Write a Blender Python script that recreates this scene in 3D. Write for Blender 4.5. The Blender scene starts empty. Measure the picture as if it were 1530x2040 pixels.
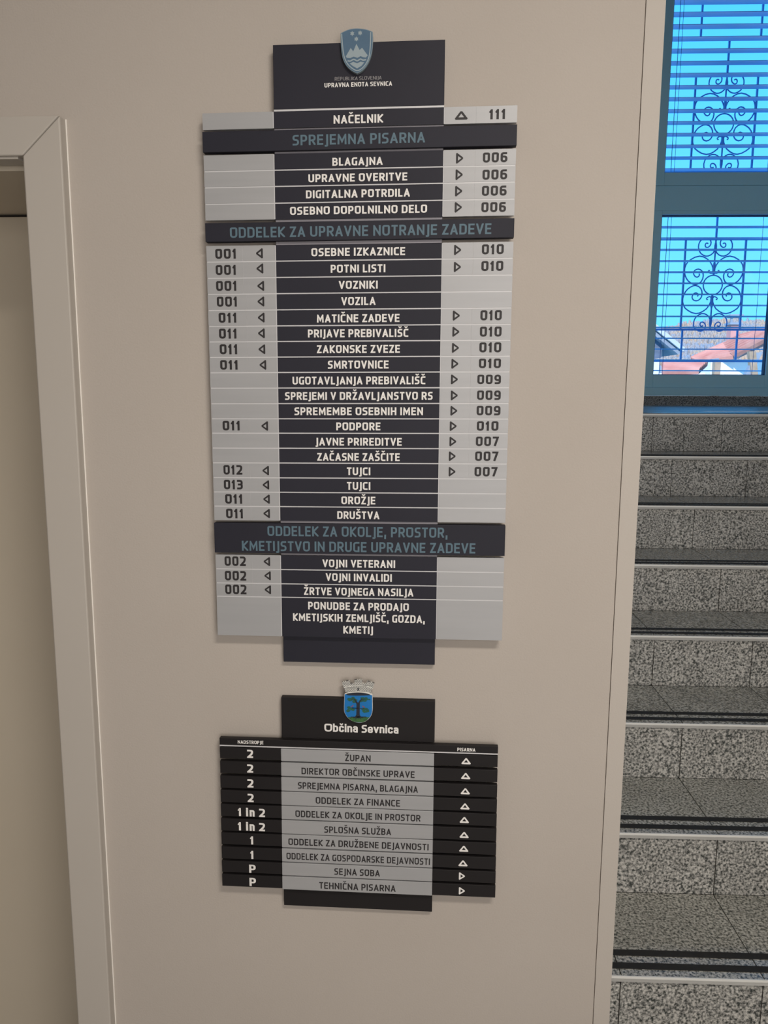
import bpy, bmesh, math, random
from mathutils import Vector, Matrix
random.seed(7)
scene = bpy.context.scene
COL = scene.collection

# ---------------------------------------------------------------- camera, sky, sun, lights, exposure
EYE, WALLD = 1.57, 1.45                       # eye height, distance from the eye to the sign wall (plane y = 0)
CAM = Vector((0.0, -WALLD, EYE))
CAM_BASIS = [[0.997813, 0.065946, 0.004487], [-0.014521, 0.152478, 0.9882], [-0.064483, 0.986104, -0.153102]]
cam_data = bpy.data.cameras.new('camera')
cam_data.sensor_fit = 'VERTICAL'
cam_data.sensor_height = 36.0
cam_data.lens = 1530.0 / 2040.0 * 36.0
cam_data.clip_end = 2000
cam = bpy.data.objects.new('camera', cam_data)
COL.objects.link(cam)
_r, _u, _f = [Vector(v) for v in CAM_BASIS]
cam.matrix_world = Matrix(((_r.x, _u.x, -_f.x, CAM.x), (_r.y, _u.y, -_f.y, CAM.y), (_r.z, _u.z, -_f.z, CAM.z), (0, 0, 0, 1)))
scene.camera = cam
vs = scene.view_settings
vs.view_transform = 'Standard'
vs.look = 'None'
vs.gamma = 1.0
vs.use_curve_mapping = False
vs.exposure = 0.0

world = bpy.data.worlds.new('sky')
scene.world = world
world.use_nodes = True
wn, wl = world.node_tree.nodes, world.node_tree.links
wn.clear()
w_out = wn.new('ShaderNodeOutputWorld'); w_bg = wn.new('ShaderNodeBackground')
w_tc = wn.new('ShaderNodeTexCoord'); w_sep = wn.new('ShaderNodeSeparateXYZ'); w_cr = wn.new('ShaderNodeValToRGB')
w_cr.color_ramp.elements[0].position = 0.06; w_cr.color_ramp.elements[0].color = (0.13, 0.55, 1.0, 1)
w_cr.color_ramp.elements[1].position = 0.42; w_cr.color_ramp.elements[1].color = (0.055, 0.44, 1.0, 1)
w_bg.inputs['Strength'].default_value = 1.7
wl.new(w_tc.outputs['Generated'], w_sep.inputs[0]); wl.new(w_sep.outputs['Z'], w_cr.inputs[0])
wl.new(w_cr.outputs[0], w_bg.inputs['Color']); wl.new(w_bg.outputs[0], w_out.inputs[0])

def lamp(name, kind, loc, target, energy, color, **kw):
    d = bpy.data.lights.new(name, kind)
    d.energy = energy; d.color = color
    for k, v in kw.items():
        setattr(d, k, v)
    o = bpy.data.objects.new(name, d)
    COL.objects.link(o)
    o.location = loc
    o.rotation_euler = (Vector(target) - Vector(loc)).to_track_quat('-Z', 'Y').to_euler()
    return o
lamp('sun', 'SUN', (-22, -30, 40), (0, 18, 2), 4.2, (1.0, 0.95, 0.88), angle=0.009)
lamp('hall_fill_light', 'AREA', (0.8, -3.5, 1.5), (-0.1, 0.0, 1.0), 29, (1.0, 0.94, 0.88), shape='RECTANGLE', size=2.4, size_y=2.2, spread=2.2)  # unseen fill light, added in front of the closed back wall
lamp('hall_lamp', 'AREA', (0.7, -1.85, 3.06), (0.7, -1.85, 0), 50, (1.0, 0.92, 0.82), shape='RECTANGLE', size=0.9, size_y=0.3)

# ---------------------------------------------------------------- helpers
TH = 0.032244832                               # the stairwell stands at a slight angle to the sign wall
CT, ST = math.cos(TH), math.sin(TH)
def S(u, v, z):                                # stairwell coordinates (u along the steps, v away from the eye) to world
    return Vector((u * CT - v * ST, -WALLD + u * ST + v * CT, z))

def principled(name, color, rough=0.5, metal=0.0, spec=0.5):
    m = bpy.data.materials.new(name); m.use_nodes = True
    b = m.node_tree.nodes['Principled BSDF']
    b.inputs['Base Color'].default_value = (*color, 1)
    b.inputs['Roughness'].default_value = rough
    b.inputs['Metallic'].default_value = metal
    b.inputs['Specular IOR Level'].default_value = spec
    return m
def nodes_of(m):
    return m.node_tree.nodes, m.node_tree.links, m.node_tree.nodes['Principled BSDF']
def noise_mix(m, c0, c1, scale, p0=0.3, p1=0.7, detail=4, bump=0.0, bscale=None, stretch=None):
    n, l, b = nodes_of(m)
    tc = n.new('ShaderNodeTexCoord'); src = tc.outputs['Object']
    if stretch:
        mp = n.new('ShaderNodeMapping'); mp.inputs['Scale'].default_value = stretch
        l.new(src, mp.inputs[0]); src = mp.outputs[0]
    t = n.new('ShaderNodeTexNoise'); t.inputs['Scale'].default_value = scale; t.inputs['Detail'].default_value = detail
    r = n.new('ShaderNodeValToRGB')
    r.color_ramp.elements[0].position = p0; r.color_ramp.elements[0].color = (*c0, 1)
    r.color_ramp.elements[1].position = p1; r.color_ramp.elements[1].color = (*c1, 1)
    l.new(src, t.inputs['Vector']); l.new(t.outputs['Fac'], r.inputs[0]); l.new(r.outputs[0], b.inputs['Base Color'])
    if bump:
        t2 = n.new('ShaderNodeTexNoise'); t2.inputs['Scale'].default_value = bscale or scale; t2.inputs['Detail'].default_value = 6
        bp = n.new('ShaderNodeBump'); bp.inputs['Strength'].default_value = bump; bp.inputs['Distance'].default_value = 0.002
        l.new(src, t2.inputs['Vector']); l.new(t2.outputs['Fac'], bp.inputs['Height']); l.new(bp.outputs[0], b.inputs['Normal'])
    return m
def granite(name, dark, mid, light, rough):
    m = principled(name, mid, rough)
    n, l, b = nodes_of(m)
    tc = n.new('ShaderNodeTexCoord')
    v = n.new('ShaderNodeTexNoise'); v.inputs['Scale'].default_value = 165; v.inputs['Detail'].default_value = 2.5; v.inputs['Roughness'].default_value = 0.6
    r = n.new('ShaderNodeValToRGB')
    e = r.color_ramp.elements
    e[0].position = 0.36; e[0].color = (*dark, 1)
    e[1].position = 0.64; e[1].color = (*light, 1)
    k = e.new(0.47); k.color = (*mid, 1)
    big = n.new('ShaderNodeTexNoise'); big.inputs['Scale'].default_value = 6
    mx = n.new('ShaderNodeMixRGB'); mx.blend_type = 'OVERLAY'; mx.inputs[0].default_value = 0.25
    l.new(tc.outputs['Object'], v.inputs['Vector']); l.new(tc.outputs['Object'], big.inputs['Vector'])
    l.new(v.outputs['Fac'], r.inputs[0]); l.new(r.outputs[0], mx.inputs[1]); l.new(big.outputs['Fac'], mx.inputs[2])
    l.new(mx.outputs[0], b.inputs['Base Color'])
    return m

M = {}
M['plaster'] = noise_mix(principled('plaster', (.48, .435, .395), .85, 0, .2), (.47, .425, .385), (.49, .445, .405), 3.0, bump=.25, bscale=260)
M['stair_plaster'] = noise_mix(principled('stairwell_plaster', (.82, .83, .84), .85, 0, .2), (.81, .82, .83), (.83, .84, .85), 3.0)  # stairwell walls whitened to bounce more sky light
M['casing'] = noise_mix(principled('casing', (.49, .455, .415), .5, 0, .35), (.485, .45, .41), (.495, .46, .42), 4.0)
M['corner'] = noise_mix(principled('corner_strip', (.50, .46, .42), .6, 0, .3), (.495, .455, .415), (.505, .465, .425), 3.0, bump=.15, bscale=260)
M['door'] = noise_mix(principled('door_paint', (.56, .50, .41), .45), (.55, .49, .40), (.57, .51, .42), 3.0)
M['caulk'] = principled('caulk', (.86, .82, .77), .6)
M['seam'] = principled('seam', (.03, .025, .02), .9)
M['ceiling'] = noise_mix(principled('ceiling_paint', (.78, .75, .70), .9), (.77, .74, .69), (.79, .76, .71), 2.0)
M['granite'] = granite('granite', (.028, .034, .032), (.22, .22, .21), (.56, .55, .52), .42)
M['granite_floor'] = granite('granite_polished', (.05, .055, .05), (.24, .24, .215), (.50, .49, .45), .22)
M['landing'] = granite('landing_granite', (.10, .105, .10), (.25, .25, .225), (.43, .42, .385), .40)
M['landing'].node_tree.nodes['Principled BSDF'].inputs['Specular IOR Level'].default_value = 1.0
M['grout'] = principled('grout', (.045, .04, .035), .9)
M['nosing'] = noise_mix(principled('nosing_metal', (.80, .80, .78), .40, .15), (.78, .78, .76), (.82, .82, .80), 8.0)
M['grip'] = noise_mix(principled('grip_rubber', (.012, .012, .012), .75), (.010, .010, .010), (.016, .016, .016), 90)
M['frame'] = noise_mix(principled('window_frame_sky_tint', (.52, .87, .99), .35), (.515, .865, .985), (.525, .875, .995), 3.0)  # blue of the sky light is put into the frame's base colour
M['gasket'] = principled('gasket', (.02, .05, .13), .6)
M['slat'] = noise_mix(principled('slat_metal', (.26, .60, .97), .45, .0), (.25, .59, .96), (.27, .61, .98), 5.0)  # slat blue includes the bloom of the bright sky behind
M['cord'] = principled('blind_cord', (.08, .22, .45), .6)
M['iron'] = noise_mix(principled('wrought_iron', (.13, .36, .70), .55, .0), (.12, .35, .68), (.14, .37, .72), 20.0)  # iron lightened to blue: sky bloom painted into its colour
M['sign_dark'] = noise_mix(principled('sign_dark', (.026, .024, .030), .55, 0, .22), (.021, .021, .031), (.024, .024, .036), 6.0, bump=.04, bscale=500)
M['sign_black'] = noise_mix(principled('sign_black', (.014, .012, .013), .5, 0, .25), (.0135, .012, .013), (.0155, .0135, .0145), 6.0)
M['sign_silver'] = noise_mix(principled('sign_silver', (.40, .405, .42), .48, .2), (.385, .39, .405), (.41, .415, .43), 5.0, stretch=(1, 1, 12))
M['sign_edge'] = principled('sign_edge', (.62, .62, .64), .5, .1)
M['gap_grey'] = principled('gap_grey', (.25, .24, .27), .5, .2)
M['ink_white'] = principled('ink_white', (.82, .80, .78), .6)
M['ink_blue'] = principled('ink_blue', (.095, .165, .215), .6)
M['ink_dim'] = principled('ink_dim', (.30, .29, .30), .6)
M['ink_ink'] = principled('ink_dark', (.016, .013, .015), .6)
M['crest_grey'] = principled('crest_grey', (.17, .25, .31), .5)
M['crest_blue'] = noise_mix(principled('crest_blue', (.06, .13, .21), .5), (.055, .12, .20), (.065, .135, .22), 30)
M['crest_pale'] = principled('crest_pale', (.29, .36, .40), .5)
M['arms_blue'] = noise_mix(principled('arms_blue', (.0, .17, .50), .45), (.0, .16, .47), (.005, .18, .53), 30)
M['arms_white'] = principled('arms_white', (.74, .74, .70), .5)
M['arms_black'] = principled('arms_black', (.012, .016, .03), .5)
M['arms_green'] = noise_mix(principled('arms_green', (.03, .12, .035), .5), (.02, .09, .03), (.05, .16, .04), 150)
M['arms_leaf'] = noise_mix(principled('arms_leaf', (.01, .10, .08), .5), (.008, .08, .07), (.02, .13, .06), 200)
M['arms_red'] = principled('arms_red', (.35, .06, .05), .5)
# masonry of the crown: brick pattern
mm = principled('arms_masonry', (.7, .7, .66), .5); n, l, b = nodes_of(mm)
tc = n.new('ShaderNodeTexCoord'); sp = n.new('ShaderNodeSeparateXYZ'); cb = n.new('ShaderNodeCombineXYZ'); br = n.new('ShaderNodeTexBrick')
br.inputs['Scale'].default_value = 1.0; br.inputs['Brick Width'].default_value = .0046; br.inputs['Row Height'].default_value = .0025
br.inputs['Mortar Size'].default_value = .00055; br.inputs['Color1'].default_value = (.72, .72, .68, 1); br.inputs['Color2'].default_value = (.66, .66, .62, 1)
br.inputs['Mortar'].default_value = (.16, .16, .16, 1)
l.new(tc.outputs['Object'], sp.inputs[0]); l.new(sp.outputs['X'], cb.inputs['X']); l.new(sp.outputs['Z'], cb.inputs['Y'])
l.new(cb.outputs[0], br.inputs['Vector']); l.new(br.outputs['Color'], b.inputs['Base Color'])
M['arms_masonry'] = mm
gm = bpy.data.materials.new('window_glass'); gm.use_nodes = True
n, l = gm.node_tree.nodes, gm.node_tree.links
n.clear()
go = n.new('ShaderNodeOutputMaterial'); gx = n.new('ShaderNodeMixShader'); gt = n.new('ShaderNodeBsdfTransparent'); gg = n.new('ShaderNodeBsdfGlossy')
gt.inputs[0].default_value = (.97, .99, 1, 1); gg.inputs['Roughness'].default_value = .02; gx.inputs[0].default_value = .045
l.new(gt.outputs[0], gx.inputs[1]); l.new(gg.outputs[0], gx.inputs[2]); l.new(gx.outputs[0], go.inputs[0])
M['glass'] = gm
M['roof_tile'] = noise_mix(principled('roof_tile', (.70, .27, .21), .7), (.62, .22, .17), (.78, .35, .28), 2.5)
M['chimney'] = noise_mix(principled('chimney_paint', (.76, .31, .27), .8), (.72, .28, .24), (.80, .35, .31), 3)
M['render'] = noise_mix(principled('white_render', (.86, .86, .86), .9), (.84, .84, .84), (.88, .88, .88), 2)
M['timber'] = noise_mix(principled('timber', (.45, .30, .20), .7), (.38, .25, .16), (.52, .36, .26), 6)
M['eave'] = noise_mix(principled('eave_grey', (.30, .33, .40), .7), (.28, .31, .38), (.33, .36, .43), 4)
M['dark_wall'] = noise_mix(principled('dark_boards', (.14, .17, .25), .8), (.12, .15, .22), (.17, .20, .29), 3, stretch=(1, 1, 6))  # dark blue-grey boarding of the shed gable
M['board'] = noise_mix(principled('verge_board', (.62, .62, .66), .7), (.58, .58, .62), (.66, .66, .70), 4)
M['hill'] = noise_mix(principled('hill', (.45, .40, .38), 1), (.30, .32, .36), (.50, .36, .26), .06, .35, .65, 6)  # distance haze is mixed into the hill colours
M['crowns'] = noise_mix(principled('autumn_crowns', (.5, .45, .4), 1), (.30, .31, .36), (.55, .36, .24), .16, .36, .66, 4)  # grey-blue end of the crowns carries painted haze
M['ground'] = noise_mix(principled('outside_ground', (.5, .5, .46), 1), (.42, .45, .38), (.58, .56, .52), .4)
M['floor'] = granite('hall_granite', (.12, .12, .11), (.30, .29, .27), (.50, .48, .45), .3)

class MB:
    """collects shapes in world coordinates; build() links them as one mesh object"""
    def __init__(s): s.v = []; s.f = []; s.m = []
    def poly(s, pts, mi=0):
        i = len(s.v); s.v += [Vector(p) for p in pts]; s.f.append(list(range(i, i + len(pts)))); s.m.append(mi)
    def hexa(s, p, mi=0):                      # p: 4 bottom corners then 4 top corners, same turn
        i = len(s.v); s.v += [Vector(q) for q in p]
        for f in ((3, 2, 1, 0), (4, 5, 6, 7), (0, 1, 5, 4), (1, 2, 6, 5), (2, 3, 7, 6), (3, 0, 4, 7)):
            s.f.append([i + k for k in f]); s.m.append(mi)
    def box(s, x0, x1, y0, y1, z0, z1, mi=0):
        s.hexa([(x0, y0, z0), (x1, y0, z0), (x1, y1, z0), (x0, y1, z0), (x0, y0, z1), (x1, y0, z1), (x1, y1, z1), (x0, y1, z1)], mi)
    def sbox(s, u0, u1, v0, v1, z0, z1, mi=0):
        s.hexa([S(u0, v0, z0), S(u1, v0, z0), S(u1, v1, z0), S(u0, v1, z0), S(u0, v0, z1), S(u1, v0, z1), S(u1, v1, z1), S(u0, v1, z1)], mi)
    def prism(s, pts, d, mi=0, side=None):     # outline extruded by the vector d
        n_ = len(pts); i = len(s.v); d = Vector(d)
        s.v += [Vector(p) for p in pts] + [Vector(p) + d for p in pts]
        s.f.append([i + k for k in range(n_)]); s.m.append(mi)
        s.f.append([i + n_ + k for k in reversed(range(n_))]); s.m.append(mi)
        for k in range(n_):
            j = (k + 1) % n_
            s.f.append([i + k, i + n_ + k, i + n_ + j, i + j]); s.m.append(mi if side is None else side)
    def tube(s, pts, r, n_=8, closed=False):
        pts = [Vector(p) for p in pts]; k = len(pts); i = len(s.v); rings = []
        nrm = None
        for a in range(k):
            p0 = pts[(a - 1) % k] if closed or a else pts[a]; p1 = pts[(a + 1) % k] if closed or a < k - 1 else pts[a]
            t = (p1 - p0).normalized()
            if nrm is None:
                nrm = t.orthogonal().normalized()
            nrm = (nrm - t * nrm.dot(t)).normalized(); bn = t.cross(nrm)
            rr = r[a] if isinstance(r, (list, tuple)) else r
            rings.append([pts[a] + (nrm * math.cos(q) + bn * math.sin(q)) * rr for q in [2 * math.pi * c / n_ for c in range(n_)]])
        for ring in rings: s.v += ring
        for a in range(k if closed else k - 1):
            b_ = (a + 1) % k
            for c in range(n_):
                e = (c + 1) % n_
                s.f.append([i + a * n_ + c, i + a * n_ + e, i + b_ * n_ + e, i + b_ * n_ + c]); s.m.append(0)
        if not closed:
            s.f.append([i + c for c in reversed(range(n_))]); s.m.append(0)
            s.f.append([i + (k - 1) * n_ + c for c in range(n_)]); s.m.append(0)
    def build(s, name, mats, parent=None, loc=None, bevel=0.0, smooth=False, fix=True):
        base = Vector(loc) if loc is not None else (world_loc(parent) if parent else Vector((0, 0, 0)))
        me = bpy.data.meshes.new(name)
        me.from_pydata([tuple(p - base) for p in s.v], [], s.f)
        for m_ in (mats if isinstance(mats, (list, tuple)) else [mats]): me.materials.append(M[m_])
        me.polygons.foreach_set('material_index', s.m)
        if fix:
            bm = bmesh.new(); bm.from_mesh(me); bmesh.ops.recalc_face_normals(bm, faces=bm.faces); bm.to_mesh(me); bm.free()
        if smooth:
            me.polygons.foreach_set('use_smooth', [True] * len(me.polygons))
        o = bpy.data.objects.new(name, me); COL.objects.link(o)
        if parent:
            o.parent = parent
            o.location = base - world_loc(parent)
        else:
            o.location = base
        if bevel:
            bv = o.modifiers.new('bevel', 'BEVEL'); bv.width = bevel; bv.segments = 2; bv.limit_method = 'ANGLE'
        return o
def world_loc(o):
    p = Vector(o.location)
    while o.parent:
        o = o.parent; p += Vector(o.location)
    return p
def tag(o, label=None, cat=None, group=None, kind=None):
    if label: o['label'] = label
    if cat: o['category'] = cat
    if group: o['group'] = group
    if kind: o['kind'] = kind
    return o
def thing(name, loc, label, cat, group=None, kind=None):
    o = bpy.data.objects.new(name, None); COL.objects.link(o); o.location = loc; o.empty_display_size = .05
    return tag(o, label, cat, group, kind)

# ---------------------------------------------------------------- the hall: sign wall, door, floor, ceiling
FL = -.185                                     # hall floor level
WT = 0.42                                      # thickness of the sign wall
DX0, DX1, DZ = -1.72, -0.7636, 1.992           # door opening
WE, GR = 0.380, 0.3470                         # end of the wall, seam of the corner strip
mb = MB()
mb.box(DX1, GR, 0, WT, FL, 3.1); mb.box(DX0, DX1, 0, WT, DZ, 3.1); mb.box(-3.2, DX0, 0, WT, FL, 3.1)
mb.box(GR, WE, .004, WT, FL, 3.1)
tag(mb.build('wall_front', 'plaster'), 'beige plastered wall carrying the two directory signs', 'wall', kind='structure')
mb = MB(); mb.box(GR + .0014, WE + .0008, -.0012, .004, FL, 3.1)
tag(mb.build('trim_1', 'corner'), 'smooth beige corner strip along the wall end beside the stairs', 'trim', kind='structure')
# door casing: mitred boards with an inner return
OX, OZ, CP = -.679, 2.0592, .024
def casing(name, pts_front, parent=None):
    m_ = MB(); m_.prism([(x, -CP, z) for x, z in pts_front], (0, CP - .0002, 0)); return m_
IX, IZ = DX1 - .0, DZ
cs = thing('trim_2', (-1.2, 0, FL), 'beige mitred door casing around the recessed door', 'trim', kind='structure')
g = .0006
casing('c', [(IX + .012, FL), (OX, FL), (OX, OZ - g), (IX + .012, IZ - .0 - g)]).build('side_casing', 'casing', cs, bevel=.0025)
casing('c', [(IX + .012 - g, IZ), (OX - g, OZ), (DX0 - .07, OZ), (DX0 + .0, IZ)]).build('head_casing', 'casing', cs, bevel=.0025)
casing('c', [(DX0 - .0, FL), (DX0 - .0, IZ - g), (DX0 - .07, OZ - g), (DX0 - .07, FL)]).build('side_casing', 'casing', cs, bevel=.0025)
mb = MB()
mb.box(DX0, DX1, -.018, .022, IZ - .004, IZ + .01)
mb.build('return_strip', 'casing', cs)
mb = MB(); mb.box(OX, OX + .0022, -.0022, -.0002, FL, OZ); mb.build('caulk_line', 'caulk', cs)
# lining of the deep reveal and the door leaf at its back
mb = MB()
mb.box(DX1 - .010, DX1 - .0002, .037, WT, FL, IZ - .003); mb.box(DX0 + .0002, DX0 + .010, .037, WT, FL, IZ - .003); mb.box(DX0 + .010, DX1 - .010, .028, WT, IZ - .012, IZ - .0004)
tag(mb.build('trim_3', 'door'), 'beige lining of the deep door reveal', 'trim', kind='structure')
dr = thing('door_1', ((DX0 + DX1) / 2, .40, FL), 'plain beige door leaf set back in the wall beside the signs', 'door', kind='structure')
mb = MB(); mb.box(DX0 + .014, DX1 - .014, .372, .412, FL + .003, IZ - .018); mb.build('door_leaf', 'door', dr, bevel=.002)
mb = MB(); mb.box(DX0 + .014, DX1 - .014, .380, .42, IZ - .017, IZ - .0125); mb.build('head_seam', 'seam', dr)

mb = MB(); mb.box(-3.2, 4.4, -4.6, .43, FL - .1, FL)
tag(mb.build('floor', 'floor'), 'granite hall floor below the signs', 'floor', kind='structure')
mb = MB(); mb.box(-3.2, 4.4, -4.6, .43, 3.1, 3.2)
tag(mb.build('ceiling', 'ceiling'), 'white hall ceiling', 'ceiling', kind='structure')
mb = MB(); mb.box(-3.3, -3.2, -4.6, .43, FL, 3.1); tag(mb.build('wall_left', 'plaster'), 'beige hall wall beyond the door', 'wall', kind='structure')
mb = MB(); mb.box(4.4, 4.5, -4.6, .43, FL, 3.1); tag(mb.build('wall_right', 'plaster'), 'beige hall wall beyond the stairs', 'wall', kind='structure')
mb = MB(); mb.box(-3.3, 4.5, -4.7, -4.6, FL, 3.1); tag(mb.build('wall_back', 'plaster'), 'beige hall wall facing the signs', 'wall', kind='structure')

# ---------------------------------------------------------------- stairwell shell
U0, U1 = .442, 4.15                            # side walls of the stairwell
LV0, WV = 3.456, 6.0                           # front edge of the landing, window wall
H0 = EYE - .0856                               # landing level
R, T = .165, .27957
mb = MB(); mb.sbox(U0 - .15, U0 - .002, 1.90, WV + .3, FL, 5.6); tag(mb.build('wall_stair_left', 'stair_plaster'), 'whitened stairwell wall behind the sign wall', 'wall', kind='structure')
mb = MB(); mb.sbox(U1 + .002, U1 + .15, 1.86, WV + .3, FL, 5.6); tag(mb.build('wall_stair_right', 'stair_plaster'), 'whitened stairwell wall beyond the window', 'wall', kind='structure')
mb = MB(); mb.sbox(U0 - .15, U1 + .15, 1.86, WV + .3, 5.6, 5.75); tag(mb.build('ceiling_stair', 'ceiling'), 'stairwell ceiling', 'ceiling', kind='structure')
mb = MB(); mb.sbox(U0, U1, 1.90, 2.0, 3.25, 5.6); tag(mb.build('wall_bulkhead', 'plaster'), 'wall above the hall ceiling edge', 'wall', kind='structure')
# window wall with one tall opening
PU0, PU1 = 1.837, 2.674                        # clear glass
FU0, FU1 = PU0 - .10, PU1 + .10
COLW = FU1 - FU0                               # unseen second column of windows, added to let in more sky light
mb = MB()
mb.sbox(U0, FU0, WV, WV + .08, H0, 5.6); mb.sbox(FU1 + COLW, U1, WV, WV + .08, H0, 5.6)
mb.sbox(FU0, FU1 + COLW, WV, WV + .08, H0, 1.555); mb.sbox(FU0, FU1 + COLW, WV, WV + .08, 4.75, 5.6)
tag(mb.build('wall_window', 'stair_plaster'), 'end wall of the stairwell around the windows', 'wall', kind='structure')
mb = MB(); mb.sbox(U0, U1, WV - .018, WV - .0005, H0 + .0005, 1.5585)
tag(mb.build('baseboard_back', 'granite'), 'dark granite skirting below the window', 'baseboard', kind='structure')
# landing floor tiles
mb = MB(); mb.sbox(U0, U1, LV0 + T, WV - .0005, H0 - .12, H0 - .004, 1)
uu = .468 + .3045 * 1 - .3045 * 2
cols = [(max(U0, a + .001), min(U1, a + .3035)) for a in [.468 + .3045 * i for i in range(-1, 11)] if a + .3035 > U0 and a < U1]
v = LV0 + T + .001
while v < WV - .002:
    v1 = min(v + .3, WV - .0012)
    for a, b_ in cols: mb.sbox(a, b_, v, v1 - .0015, H0 - .0045, H0)
    v += .3
tag(mb.build('floor_landing', ['landing', 'grout']), 'polished granite landing in front of the window', 'floor', kind='structure')

# ---------------------------------------------------------------- staircase
st = thing('staircase', S(1.5, 1.0, FL), 'grey speckled granite staircase with metal nosings and black anti-slip strips', 'staircase')
INS = .0071
for k in range(10):
    ve, zt = LV0 - k * T, H0 - k * R           # nosing edge, tread level
    zb = zt - R
    u0 = U0
    cols = [(max(u0, a + .0012), min(U1, a + .3033)) for a in [.468 + .3045 * i for i in range(-2, 11)] if a + .30 > u0 and a < U1]
    mb = MB()
    zb = max(zb, FL + .0005)
    mb.sbox(u0, U1, ve + INS + .004, ve + T + INS + .004, FL + .0005, zt - .004, 1)
    for a, b_ in cols:
        mb.sbox(a, b_, ve + INS, ve + INS + .0045, zb + .0008, zt - .0135)           # riser tile
        mb.sbox(a, b_, ve + .003, ve + T + INS - .0008 if k else ve + T - .0005, zt - .0045, zt, 2)      # tread tile
    sp_ = mb.build('step', ['granite', 'grout', 'granite_floor'], st)
    mb = MB(); mb.sbox(u0, U1, ve, ve + INS + .004, zt - .0125, zt - .0046); mb.sbox(u0, U1, ve, ve + .0028, zt - .0125, zt + .0006)
    mb.build('metal_nosing', 'nosing', sp_)
    for a, b_ in ((.023, .041), (.063, .081)):
        mb = MB(); mb.sbox(u0, U1, ve + a, ve + b_, zt + .0001, zt + .0016); mb.build('anti_slip_strip', 'grip', sp_)

# ---------------------------------------------------------------- windows
def window(name, z0, z1, fb, ft, label, du=0.0):       # clear glass from z0 to z1, frame bands below and above
    PU0, PU1, FU0, FU1 = [q + du for q in (P_0, P_1, F_0, F_1)]
    w = thing(name, S((PU0 + PU1) / 2, WV, z0 - fb), label, 'window', kind='structure')
    m_ = MB()
    m_.sbox(FU0, PU0, WV - .03, WV + .045, z0 - fb, z1 + ft); m_.sbox(PU1, FU1, WV - .03, WV + .045, z0 - fb, z1 + ft)
    m_.sbox(PU0, PU1, WV - .03, WV + .045, z0 - fb, z0); m_.sbox(PU0, PU1, WV - .03, WV + .045, z1, z1 + ft)
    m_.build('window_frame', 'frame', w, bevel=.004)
    m_ = MB()
    for a in ((PU0, PU0 + .006, z0, z1), (PU1 - .006, PU1, z0, z1)): m_.sbox(a[0], a[1], WV - .012, WV + .03, a[2], a[3])
    m_.sbox(PU0 + .006, PU1 - .006, WV - .012, WV + .03, z1 - .006, z1); m_.sbox(PU0 + .006, PU1 - .006, WV - .012, WV + .03, z0, z0 + .004)
    m_.build('glazing_bead', 'gasket', w)
    m_ = MB(); m_.poly([S(PU0 + .004, WV + .01, z0 + .003), S(PU1 - .004, WV + .01, z0 + .003), S(PU1 - .004, WV + .01, z1 - .003), S(PU0 + .004, WV + .01, z1 - .003)])
    m_.build('pane', 'glass', w)
    return w
P_0, P_1, F_0, F_1 = PU0, PU1, FU0, FU1
window('window_1', 3.167, 4.62, .090, .09, 'upper stairwell window with blind slats and scrollwork behind it')
window('window_2', 1.716, 2.873, .095, .030, 'lower stairwell window with the view of roofs and hill')
window('window_added_3', 3.167, 4.62, .090, .09, 'unseen second upper stairwell window, added for its sky light', COLW)
window('window_added_4', 1.716, 2.873, .095, .030, 'unseen second lower stairwell window, added for its sky light', COLW)
FU1 += COLW
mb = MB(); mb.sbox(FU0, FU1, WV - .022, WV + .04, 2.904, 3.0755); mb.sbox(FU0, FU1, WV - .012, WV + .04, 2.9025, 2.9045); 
tag(mb.build('trim_4', 'frame', bevel=.002), 'transom board tinted with blue sky light between the upper and lower window', 'trim', kind='structure')
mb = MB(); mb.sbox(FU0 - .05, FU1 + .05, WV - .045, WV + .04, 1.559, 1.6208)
tag(mb.build('trim_5', 'frame', bevel=.003), 'sill board tinted with blue sky light under the lower window', 'trim', kind='structure')
FU1 -= COLW

# ---------------------------------------------------------------- outside blind and wrought iron grille
BV, GV = 6.17, 6.33
bl = thing('window_blind', S(2.26, BV, 1.70), 'open horizontal slat blind hanging outside both stairwell windows', 'blind')
zs = 1.751 * BV / 6.15 - (BV / 6.15 - 1) * EYE
for i in range(38):
    z = zs + .0826 * i
    if z > 4.75: break
    m_ = MB(); prof = []
    for a in range(7):
        q = -1 + a / 3.0
        prof.append((q * .038, .004 * (1 - q * q)))
    ou = [(q, h + .0032) for q, h in prof] + [(q, h) for q, h in reversed(prof)]
    m_.prism([S(PU0 - .12, BV + q, z + h - .002) for q, h in ou], S(PU1 + .24, 0, 0) - S(PU0, 0, 0))
    m_.build('slat', 'slat', bl)
for u in (1.93, 1.955, 2.64):
    m_ = MB(); m_.tube([S(u, BV - .042, 1.69), S(u, BV - .042, 4.8)], .0016 if u != 1.93 else .0022, 6)
    m_.build('lift_cord', 'cord', bl)
gr = thing('window_grille', S(2.373, GV, 1.80), 'wrought iron scroll grille tinted with blue sky bloom outside the stairwell windows', 'grille')
def rail(z, h=.012):
    m_ = MB(); m_.sbox(PU0 - .2, PU1 + .2, GV - .006, GV + .006, z - h / 2, z + h / 2); m_.build('rail', 'iron', gr)
def bar(u, z0, z1):
    m_ = MB(); m_.sbox(u - .0065, u + .0065, GV - .0065, GV + .0065, z0, z1); m_.build('bar', 'iron', gr)
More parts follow.
